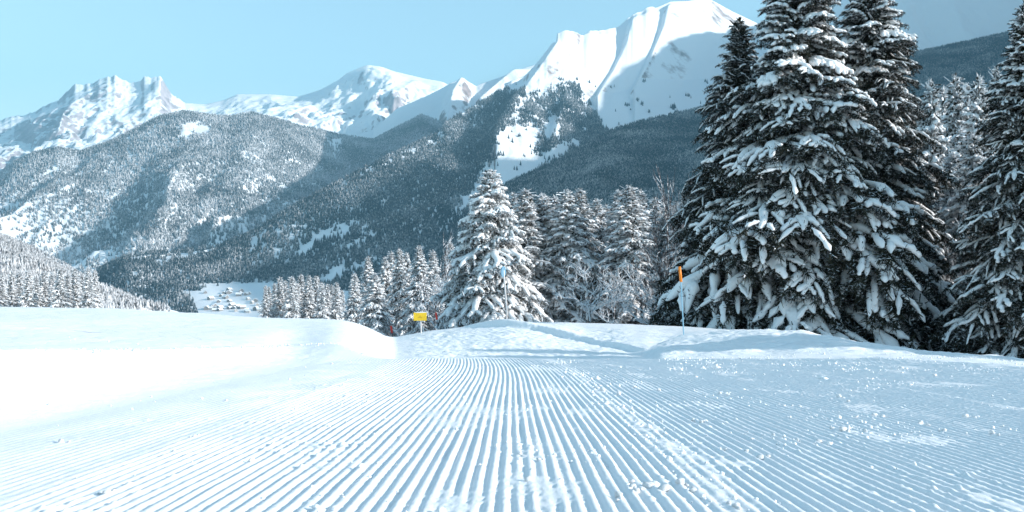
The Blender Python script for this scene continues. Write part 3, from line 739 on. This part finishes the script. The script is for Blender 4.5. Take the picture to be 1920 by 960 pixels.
# the big ones on the right
for (nm, px, Y, apy, rpx, seed, nb, snow, sf, shape, label) in [
    ('a', 1492, 31.0, -90, 262, 11, 400, .82, .68, .95, 'tallest broadest spruce right of the orange-tipped pole, drooping boughs thick with snow'),
    ('b', 1628, 33.0, -85, 185, 12, 340, .8, .6, .85, 'tall dark spruce reaching past the frame top, immediately right of the broadest spruce'),
    ('c', 1386, 35.0, 38, 172, 13, 240, .5, .42, .85, 'slender dark spruce with little snow, its top clear against the blue mountain face'),
    ('d', 1922, 27.0, 10, 140, 14, 340, .8, .6, .8, 'tall spruce cut by the right edge of the photo, boughs hanging under snow')]:
    loc, H = spot(px, Y, apy)
    geo = spruce_meshes(seed, H, rpx / FPX * Y, nb, 0, snow, sf, shape)
    build_tree("spruce_tree", geo, SM, loc, label, "spruce", G_R)

# medium detail prototypes, reused by copies
def proto_tree(seed, H, Rm, nb, lod, snow, sf, shape, mats, **k):
    geo = spruce_meshes(seed, H, Rm, nb, lod, snow, sf, shape, **k)
    return geo, mats, H, Rm
MED = [proto_tree(21, 8, 1.75, 150, 1, 1.5, .8, .80, SF), proto_tree(22, 8, 1.5, 140, 1, 1.35, .75, .85, SF), proto_tree(23, 8, 1.6, 150, 1, 1.3, .7, .8, SF)]
SMALL = [proto_tree(31, 8, 1.35, 70, 2, 1.7, .9, .85, SF), proto_tree(32, 8, 1.2, 64, 2, 1.9, .9, .9, SF), proto_tree(33, 8, 1.45, 70, 2, 1.6, .8, .8, SF)]
_first = {}
def place(kind, idx, px, Y, apy, rpx, label, group=None, rz=None, sink=.1):
    lib = MED if kind == 'M' else SMALL
    geo, mats, H0, R0 = lib[idx]; loc, H = spot(px, Y, apy, sink)
    sxy = (rpx / FPX * Y) / R0; scl = (sxy, sxy, H / H0); rz = rng.uniform(0, 6.28) if rz is None else rz
    key = (kind, idx)
    if key not in _first:
        _first[key] = build_tree("spruce_tree", geo, mats, loc, label, "spruce", group, rz, scale=scl)
        return _first[key]
    return copy_tree(_first[key], loc, label, rz, scl, group)

ORD = ['leftmost', 'second', 'third', 'fourth', 'fifth', 'sixth', 'seventh', 'eighth', 'ninth', 'tenth', 'eleventh', 'twelfth', 'thirteenth', 'fourteenth', 'fifteenth', 'sixteenth']
# large snow-plastered spruce in the middle has its own geometry
loc, H = spot(918, 44, 320)
build_tree("spruce_tree", spruce_meshes(41, H, 108 / FPX * 44, 230, 1, 1.25, .8, .72), SF, loc, 'big snow-plastered spruce behind the round blue sign, the widest of the middle clump', 'spruce', 'spruces of the middle clump')
gm = 'spruces of the middle clump'
mid = [(962, 50, 362, 46, 0), (985, 47, 356, 62, 1), (1018, 48, 364, 58, 0), (1041, 50, 369, 46, 1), (1062, 47, 357, 55, 0), (1087, 49, 355, 52, 2), (1118, 52, 374, 48, 0), (1160, 50, 358, 50, 1), (1179, 46, 349, 60, 2), (1200, 52, 356, 50, 0), (1228, 56, 372, 50, 2), (1290, 50, 360, 60, 2), (1325, 46, 335, 62, 2), (1075, 56, 392, 50, 2), (1103, 54, 402, 46, 2), (1136, 58, 385, 50, 2), (1170, 55, 398, 48, 2), (1215, 58, 390, 52, 2), (1246, 52, 405, 50, 2), (1268, 60, 380, 55, 2), (1308, 56, 372, 60, 2)]
for i, (px, Y, apy, rp, k) in enumerate(mid):
    place('M', k, px, Y, apy, rp * 1.4, (f'{ORD[i + 1]} spruce from the left in the middle clump, right of the widest one' if i < 13 else f'lower shaded spruce, {ORD[i - 13]} of those filling in behind the middle clump'), gm)
gl = 'spruces around the yellow sign'
left = [(665, 75, 513, 22, 1), (690, 80, 481, 25, 2), (702, 66, 512, 34, 0), (722, 78, 482, 26, 0), (733, 84, 472, 26, 1), (749, 76, 466, 28, 2), (762, 82, 474, 26, 0), (786, 70, 461, 32, 2), (811, 80, 470, 28, 1), (845, 84, 455, 30, 2), (868, 70, 470, 30, 2)]
for i, (px, Y, apy, rp, k) in enumerate(left):
    place('M', k, px, Y, apy, rp * 1.3, f'{ORD[i]} {"spruce" if i else "slim spruce"} {"from the left " if i else ""}in the row behind the yellow sign', gl)
gc = 'small spruces of the white clump'
clump = [(498, 536, 12), (504, 538, 12), (515, 532, 14), (525, 520, 17), (534, 526, 15), (547, 519, 18), (556, 530, 15), (564, 515, 18), (579, 517, 18), (593, 518, 17), (603, 530, 15), (613, 533, 14), (621, 534, 15), (631, 530, 16), (641, 545, 14)]
for i, (px, apy, rp) in enumerate(clump):
    Y = 150 + 14 * ((i * 7) % 5) / 4
    place('S', i % 3, px, Y, apy, rp * 1.45, f'{ORD[i]} small white spruce {"from the left " if i else ""}in the clump right of the village', gc)
gf = 'small spruces at the far left'
fl = [(-14, 512, 17), (2, 516, 18), (22, 513, 18), (36, 511, 18), (53, 507, 19), (68, 520, 17), (82, 509, 19), (97, 516, 18), (113, 506, 20), (127, 515, 18), (140, 504, 20), (154, 514, 18), (166, 506, 19), (178, 508, 17)]
for i, (px, apy, rp) in enumerate(fl):
    Y = 105 + 10 * ((i * 5) % 4) / 3
    place('S', (i + 1) % 3, px, Y, apy, rp * 1.25, f'{ORD[i]} snow-covered spruce {"from the left " if i else ""}in the stand at the left edge of the photo', gf)
gr = 'spruces between the big trees on the right'
right = [(1745, 44, 152, 78, 0), (1790, 48, 142, 72, 2), (1836, 46, 146, 76, 1), (1868, 50, 128, 72, 0), (1765, 38, 330, 80, 2), (1840, 36, 300, 84, 2), (1800, 42, 240, 80, 1), (1712, 50, 190, 90, 0), (1768, 54, 170, 90, 1), (1812, 56, 160, 95, 0), (1850, 58, 175, 95, 1), (1735, 40, 420, 80, 2), (1870, 40, 400, 80, 2), (1822, 34, 250, 85, 0), (1786, 36, 290, 80, 1)]
rl = ['sunlit spruce tip just right of the twin giants', 'thin snowy spruce second right of the twin giants', 'snowy spruce third right of the twin giants', 'tall spruce tip just left of the one cut by the right edge',
      'low dark spruce filling the gap right of the twin giants', 'low shaded spruce hugging the left side of the edge-cut spruce', 'half-height shaded spruce between the twin giants and the edge-cut spruce', 'snowy spruce half hidden behind the right flank of the second giant', 'snowy spruce behind the first thin sunlit tip right of the twin giants', 'snowy spruce behind the gap between second and third tips right of the twin giants', 'rearmost snowy spruce left of the edge-cut spruce', 'small dark spruce at the foot of the second giant, on its right', 'small dark spruce at the foot of the edge-cut spruce, on its left', 'nearest mid-height snowy spruce left of the edge-cut spruce', 'mid-height snowy spruce halfway between the twin giants and the edge-cut spruce']
for (px, Y, apy, rp, k), lb in zip(right, rl): place('M', k, px, Y, apy, rp, lb, gr)
# more of the same stand outside the frame; they shade the bank and the giants
for i, (x, Y, H, rad) in enumerate([(14.5, 12.6, 5.2, 1.7), (16.8, 11.6, 6, 1.8), (15.6, 14.2, 5.4, 1.6), (19, 12.8, 7, 2), (21, 27, 11, 2.8), (24, 24.5, 12, 3), (27, 26.5, 13, 3), (24, 28, 12, 3), (30, 23.5, 13, 3)]):
    px = x / Y * FPX + 960; z0 = float(zbase(x, Y)); apy = 480 - (z0 + H - HC) / Y * FPX; rp = rad / Y * FPX
    place('M', i % 3, px, Y, apy, rp, 'spruce standing beyond the right edge of the photo', 'spruces beyond the right edge')

# ---- bare trees under hoar frost
def bare_mesh(seed, H, spread, depth=5, thick=.018):
    r = np.random.default_rng(seed); segs = []
    def grow(p, d, L, rad, lev):
        n = 4; pts = [p]
        for i in range(n):
            d = d + r.normal(size=3) * .12 + np.array([0, 0, .06]); d /= np.linalg.norm(d); pts.append(pts[-1] + d * L / n)
        segs.append(tube(np.array(pts), np.linspace(rad, rad * .6, n + 1), 4 if lev else 6))
        if lev >= depth: return
        for k in range(r.integers(3, 5)):
            q = pts[r.integers(1, n + 1)]
            nd = d + r.normal(size=3) * spread; nd[2] = abs(nd[2]) * .8 + .1; nd /= np.linalg.norm(nd)
            grow(q, nd, L * r.uniform(.55, .8), rad * .6, lev + 1)
        grow(pts[-1], d, L * .75, rad * .65, lev + 1)
    grow(np.zeros(3), np.array([0, 0, 1.0]), H * .3, H * thick, 0)
    V, F = merge(segs); s = H / V[:, 2].max(); V = V * [s, s, s]
    nt_ = 150
    return V, F
BARE = [bare_mesh(51, 7, .55, 4), bare_mesh(52, 7, .7, 4)]
bt = None
def bare(px, Y, apy, wpx, k, label, group='frosted bare trees'):
    loc, H = spot(px, Y, apy)
    V, F = BARE[k]; w0 = np.percentile(np.abs(V[:, 0]), 97)
    t = mesh("bare_tree", V * [wpx / FPX * Y / w0, wpx / FPX * Y / w0, H / V[:, 2].max()], F, M_bare, smooth=False)
    t.location = loc; t.rotation_euler = (0, 0, rng.uniform(0, 6)); tag(t, label, 'tree', group)
bare(1243, 44, 305, 42, 0, 'tall leafless frosted tree left of the dark slender spruce')
bare(1272, 47, 318, 40, 1, 'pinkish frosted leafless tree just behind the orange-tipped pole')
bare(1105, 40, 470, 48, 1, 'low spreading frosted shrub-like tree right of the middle clump giant')
bare(1150, 42, 500, 40, 0, 'bare frosted bush in shadow at the foot of the middle clump')
bare(1205, 40, 480, 45, 1, 'shaded leafless sapling left of the orange-tipped pole')
bare(845, 74, 430, 36, 0, 'frosted leafless tree at the left flank of the big middle spruce')
bare(815, 66, 500, 40, 1, 'leafless frosted tree directly right of the yellow sign')
bare(1775, 33, 400, 60, 1, 'leafless frosted tree in the gap right of the twin giants')
bare(1235, 38, 540, 40, 0, 'bare leaning sapling at the shaded wood edge beside the orange-tipped pole')

# ------------------------------------------------------------------ markers and signs
M_orange = simple("orange_plastic", (0.9, 0.24, 0.008), .45); M_red = simple("red_plastic", (0.75, 0.05, 0.03), .45)
M_blue = simple("pale_blue_pole", (0.25, 0.48, 0.62), .4); M_dark = simple("dark_pole", (0.03, 0.06, 0.09), .5)
M_grey = simple("galvanised_post", (0.62, 0.60, 0.60), .45, .2); M_yel = simple("yellow_board", (0.80, 0.52, 0.02), .5, nsc=9, var=.12)
M_disc = simple("blue_grey_disc", (0.13, 0.27, 0.38), .5); M_text = simple("worn_print", (0.50, 0.30, 0.02), .6)
def pole(name, bx, by, tx, ty, Y, wpx, tipfrac, m_body, m_tip, label):
    x = (bx - 960) / FPX * Y; z = float(zbase(x, Y))
    H = zpx(ty, Y) - z; lean = (tx - bx) / FPX * Y; rr = wpx / FPX * Y / 2
    t = empty(name, (x, Y, z)); s = 1 - tipfrac
    b = np.array([0, 0, -.25]); m = np.array([lean * s * .8, 0, H * s]); e = np.array([lean, 0, H])
    mesh("shaft", *tube(np.array([b, b * 0, m * .5, m]), [rr * .42] * 4, 8), m_body, parent=t)
    p = np.array([m + (m - e) * .02, m, m * .5 + e * .5, e, e + (e - m) * .01]); mesh("tip_sleeve", *tube(p, [rr * .2, rr, rr, rr, rr * .15], 10), m_tip, parent=t)
    tag(t, label, 'piste marker', 'piste marker poles'); return t
pole("marker_pole", 1282, 628, 1274, 500, 21.6, 5.2, .22, M_blue, M_orange, 'thin pale blue pole with a bright orange tip on the right snow bank')
pole("marker_pole", 737, 640, 733, 611, 40, 4, .4, M_dark, M_red, 'short red-tipped pole left of the yellow sign')
pole("marker_pole", 822, 622, 817, 586, 36, 3.5, .36, M_dark, M_red, 'red-tipped dark pole right of the yellow sign')
def boxm(c, s):
    c = np.array(c); s = np.array(s) / 2
    v = np.array([[x, y, z] for x in (-1, 1) for y in (-1, 1) for z in (-1, 1)]) * s + c
    f = np.array([[0, 1, 3, 2], [4, 6, 7, 5], [0, 4, 5, 1], [2, 3, 7, 6], [0, 2, 6, 4], [1, 5, 7, 3]]); return v, f
def rotz(vf, a):
    v, f = vf; c, s = math.cos(a), math.sin(a); return v @ np.array([[c, s, 0], [-s, c, 0], [0, 0, 1]]), f
Y = 25.5; x = (789.5 - 960) / FPX * Y; z = float(zbase(x, Y)); ys = empty("yellow_sign", (x, Y, z))
top = zpx(586, Y) - z; bot = zpx(601, Y) - z
mesh("post", *tube(np.array([[.01, 0, -.3], [0, 0, .1], [-.012, .0, top - .01]]), [.02] * 3, 8), M_grey, parent=ys)
bd = mesh("board", *boxm((-.025, -.035, (top + bot) / 2), (.39, .015, top - bot)), M_yel, smooth=False, parent=ys); 
for i, (w_, dz) in enumerate([(.06, .015), (.12, -.03)]):
    mesh("faint_print", *boxm((-.02, -.0445, (top + bot) / 2 + dz), (w_, .003, .02)), M_text, smooth=False, parent=ys)
mesh("snow_cap", *tube(np.array([[-.21, -.03, top], [-.1, -.03, top + .004], [.05, -.03, top + .01], [.16, -.03, top + .002]]), [.008, .02, .024, .008], 8, .7), M_pad, parent=ys)
tag(ys, 'small rectangular yellow sign on a grey post with snow on top', 'sign')
Y = 25.2; x = (950 - 960) / FPX * Y; z = float(zbase(x, Y)); ds = empty("disc_sign", (x, Y, z)); top = zpx(499, Y) - z
mesh("post", *tube(np.array([[0, 0, -.3], [0, 0, .3], [-.09, 0, top - .12]]), [.024] * 3, 8), M_grey, parent=ds)
th = np.linspace(0, 2 * np.pi, 33)[:-1]; rr = .165
vv = np.concatenate([np.stack([rr * np.cos(th), 0 * th + q, rr * np.sin(th)], 1) for q in (-.012, .012)]); n = 32
ff = np.array([[i, (i + 1) % n, n + (i + 1) % n, n + i] for i in range(n)])
v2, _ = rotz((vv, None), R(66)); v2 = v2 + [-.10, -.03, top - .165]
mesh("disc", v2, [ff, np.arange(n)[None], (np.arange(n) + n)[None, ::-1]], M_disc, smooth=False, parent=ds)
tag(ds, 'round blue-grey sign seen edge-on atop a pale post on the snow bank', 'sign')

# ------------------------------------------------------------------ village chalets
M_wood = simple("chalet_wood", (0.25, 0.24, 0.235), .8); M_white = simple("chalet_plaster", (0.5, 0.47, 0.44), .8)
def chalet_geo(w_, d, h, rh):
    a = boxm((0, 0, h / 2 - 1), (w_, d, h + 2))
    g = np.array([[-w_ / 2, -d / 2, h], [w_ / 2, -d / 2, h], [0, -d / 2, h + rh], [-w_ / 2, d / 2, h], [w_ / 2, d / 2, h], [0, d / 2, h + rh]])
    ow, od, tk = w_ / 2 * 1.25, d / 2 * 1.15, .9
    s = rh / (w_ / 2)
    rv = []; 
    for y in (-od, od):
        for (x, z) in ((-ow, h - .25 * rh), (0, h + rh), (ow, h - .25 * rh), (ow, h - .25 * rh + tk), (0, h + rh + tk), (-ow, h - .25 * rh + tk)): rv.append([x, y, z])
    rv = np.array(rv); rf_ = np.array([[0, 1, 7, 6], [1, 2, 8, 7], [2, 3, 9, 8], [3, 4, 10, 9], [4, 5, 11, 10], [5, 0, 6, 11], [0, 5, 4, 1], [1, 4, 3, 2], [6, 7, 10, 11], [7, 8, 9, 10]])
    wl = (np.concatenate([a[0], g]), [a[1], np.array([[8, 9, 10], [11, 13, 12]])])
    return wl, (rv, rf_)
first = {}
rv_ = np.random.default_rng(77)
vill = []
for i in range(46):
    py = rv_.uniform(546, 588); lo = 382 + (py - 546) * .1; vill.append((rv_.uniform(lo, 486), py, 'village'))
for i in range(9): vill.append((rv_.uniform(262, 405), 0, 'shelf'))
for i, (px, py, where) in enumerate(vill):
    if where == 'shelf': py = np.interp(px, [237, 300, 410], [480, 481, 467]) + rv_.uniform(0, 5)
    x, y, z = surf_z(L2, px, py); k = i % 3
    if k not in first:
        wl, rf_ = chalet_geo(*[(11, 14, 5, 4), (9, 12, 6, 3.5), (14, 18, 7, 5)][k])
        t = empty("chalet", (0, 0, 0)); mesh("wall", wl[0], wl[1], M_wood if k != 1 else M_white, smooth=False, parent=t); mesh("roof", rf_[0], rf_[1], M_pad, smooth=False, parent=t)
        first[k] = t
    else:
        t = first[k].copy(); COL.objects.link(t)
        for ch in [o for o in COL.objects if o.parent == first[k]]:
            c = ch.copy(); COL.objects.link(c); c.parent = t
    t.location = (x, y, z); t.scale = (.75,) * 3; t.rotation_euler = (0, 0, rv_.uniform(-.6, .6) + (1.57 if rv_.random() < .4 else 0))
    tag(t, 'tiny snow-roofed chalet of the village on the valley floor' if where == 'village' else 'tiny snow-roofed chalet in the row on the sunlit shelf above the village', 'house', 'village chalets' if where == 'village' else 'chalets on the sunlit shelf')

# ------------------------------------------------------------------ loose snow on the piste
def lump(seed, sub=2):
    import bmesh
    bm = bmesh.new(); bmesh.ops.create_icosphere(bm, subdivisions=sub, radius=1)
    r = np.random.default_rng(seed); V = np.array([v.co[:] for v in bm.verts]); F = np.array([[v.index for v in f.verts] for f in bm.faces]); bm.free()
    o = r.uniform(0, 50, 3)
    d = 1 + .38 * pn(V[:, 0] * 1.6 + o[0], V[:, 1] * 1.6 + V[:, 2] * 1.3 + o[1]) + .28 * pn(V[:, 1] * 3.5 + o[2], V[:, 2] * 3.5 + V[:, 0] * 2)
    V = V * d[:, None] * r.uniform(.75, 1.2, 3) * [1, 1, .75]
    return V, F
LUMPS = [lump(i) for i in range(6)]; TINY = [lump(10 + i, 1) for i in range(4)]
def piste_z(x, Y): return zbase(x, Y) + groomed(x, Y)
rc = np.random.default_rng(12)
cl_obj = []
anchors = [(1130, 735, .022), (1160, 742, .02), (1190, 728, .018), (1235, 733, .016), (1120, 730, .016), (1350, 740, .014), (1365, 742, .012), (1690, 693, .03), (1700, 694, .018), (1753, 706, .02), (1573, 747, .02), (1590, 755, .013), (1640, 782, .016), (1655, 784, .013), (1725, 797, .018), (1740, 800, .012), (1810, 784, .02), (1827, 785, .014), (1860, 816, .014),
           (1580, 810, .018), (1590, 812, .013), (1622, 812, .013), (1495, 828, .013), (1535, 830, .013), (1300, 790, .014), (1315, 796, .012), (1560, 805, .012), (1450, 820, .010), (1470, 763, .012), (1485, 762, .010), (1605, 785, .012), (1770, 810, .014), (1500, 764, .010),
           (1192, 925, .016), (1215, 915, .020), (1245, 922, .018), (1275, 912, .016), (1300, 925, .015), (1160, 935, .013), (990, 905, .014), (975, 855, .012), (1010, 865, .010), (1040, 855, .010), (1380, 955, .014), (1425, 862, .014), (1440, 858, .012), (1360, 845, .010), (1320, 792, .010), (1400, 850, .010),
           (115, 830, .014), (200, 930, .013), (365, 820, .010), (470, 868, .010), (545, 795, .010), (640, 760, .009)]
for (px, py, s) in anchors:
    Y = HC * FPX / (py - 600); x = (px - 960) / FPX * Y
    for k in range(1 + rc.integers(0, 3)):
        xx, yy, q = x + rc.normal() * s * 1.2 * (k > 0), Y + rc.normal() * s * 2 * (k > 0), s * (1 if k == 0 else rc.uniform(.35, .7))
        cl_obj.append((xx, yy, q))
src = [mesh("snow_clod", v, f, M_clod) for v, f in LUMPS]
used = set()
for i, (x, Y, s) in enumerate(cl_obj):
    k = i % 6
    o = src[k] if k not in used else src[k].copy()
    if k in used: COL.objects.link(o)
    used.add(k)
    o.location = (x, Y, float(piste_z(x, Y)) + s * .3); o.scale = (s, s, s); o.rotation_euler = (rc.uniform(-.3, .3), rc.uniform(-.3, .3), rc.uniform(0, 6))
    tag(o, 'loose white clod of snow lying on the groomed ridges of the piste', 'snow clod', 'loose snow clods on the piste')
# fine crumbs: uncountable
n = 9000
T = []
Yc = 2.2 + 9.6 * rc.random(n) ** 1.0; xc = rc.uniform(-.55, .62, n) * Yc
dens = ss(.15, .6, fbm(xc * 1.3 + 4, Yc * .6, 3)) * ss(-1.6, 1.2, xc) + .9 * np.exp(-((xc - .66) / .12) ** 2) + .03
ok = rc.random(n) < dens; xc, Yc = xc[ok], Yc[ok]; zc = piste_z(xc, Yc)
for x, Y, z in zip(xc, Yc, zc):
    s = .0028 * (1 + Y * .10) * (1 + rc.exponential(.6)); a = rc.uniform(0, 6.28); c, q = math.cos(a), math.sin(a)
    T.append((rc.integers(0, 4), np.array([[c, -q, 0], [q, c, 0], [0, 0, 1]]) * s, np.array([x, Y, z + s * .2])))
# and the ragged rim along the bank lip and the right verge
for i in range(2200):
    px = rc.uniform(1250, 1960); Y = rc.uniform(8.8, 13.5); x = (px - 960) / FPX * Y; s = .006 * (1 + rc.exponential(.7))
    if rc.random() > float(ss(-.1, .4, fbm(np.array([x * 1.1]), np.array([Y * 1.4]), 2))[0]): continue
    T.append((rc.integers(0, 4), np.eye(3) * s, np.array([x, Y, float(zbase(x, Y)) + float(soft_detail(np.array(x), np.array(Y))) * .5 + .01])))
for i in range(900):
    px = rc.uniform(-150, 690); Yb = float(np.interp(px, sorted(B), [B[j][0] for j in sorted(B)])) * (1 + rc.normal() * .012 - .004)
    x = (px - 960) / FPX * Yb; s = .006 * (1 + rc.exponential(.8))
    if rc.random() > float(ss(-.5, .4, fbm(np.array([x * 2.1]), np.array([Yb * 2.4]), 3))[0]): continue
    T.append((rc.integers(0, 4), np.eye(3) * s, np.array([x, Yb, float(zbase(x, Yb)) + .002])))
# old clods spread over the bank face and the right-hand side
for i in range(260):
    Y = rc.uniform(5.5, 11.8); x = rc.uniform(.3, .62 * Y)
    if rc.random() > float(ss(.05, .45, fbm(np.array([x * 1.5 + 30]), np.array([Y * .9]), 3))[0]): continue
    for k in range(rc.integers(1, 5)):
        s = .006 * (1 + rc.exponential(1.0)); a = rc.uniform(0, 6.28); x2 = x + rc.normal() * .035 * (k > 0); Y2 = Y + rc.normal() * .05 * (k > 0)
        T.append((rc.integers(0, 4), np.array([[math.cos(a), -math.sin(a), 0], [math.sin(a), math.cos(a), 0], [0, 0, 1]]) @ np.diag([s * rc.uniform(.8, 1.8), s, s * rc.uniform(.5, .9)]), np.array([x2, Y2, float(piste_z(x2, Y2)) + s * .15])))
o = mesh("snow_crumbs", *inst(TINY, T), M_clod); tag(o, kind='stuff')

# ------------------------------------------------------------------ air
hv, hf_ = boxm((0, 4500, 1150), (30000, 22000, 3900))
hv = np.array(hv); hv[:, 2] = np.where(hv[:, 2] < 1000, -422, 3300)
hz_o = mesh("haze", hv, hf_, None, smooth=False)
m = bpy.data.materials.new("haze"); m.use_nodes = True; n_ = m.node_tree; n_.nodes.clear()
pv = n_.nodes.new("ShaderNodeVolumePrincipled"); pv.inputs["Color"].default_value = (0.34, 0.74, 1.0, 1); pv.inputs["Density"].default_value = 8.0e-5; pv.inputs["Anisotropy"].default_value = .0
out = n_.nodes.new("ShaderNodeOutputMaterial"); n_.links.new(pv.outputs[0], out.inputs["Volume"])
hz_o.data.materials.append(m); tag(hz_o, kind='stuff')
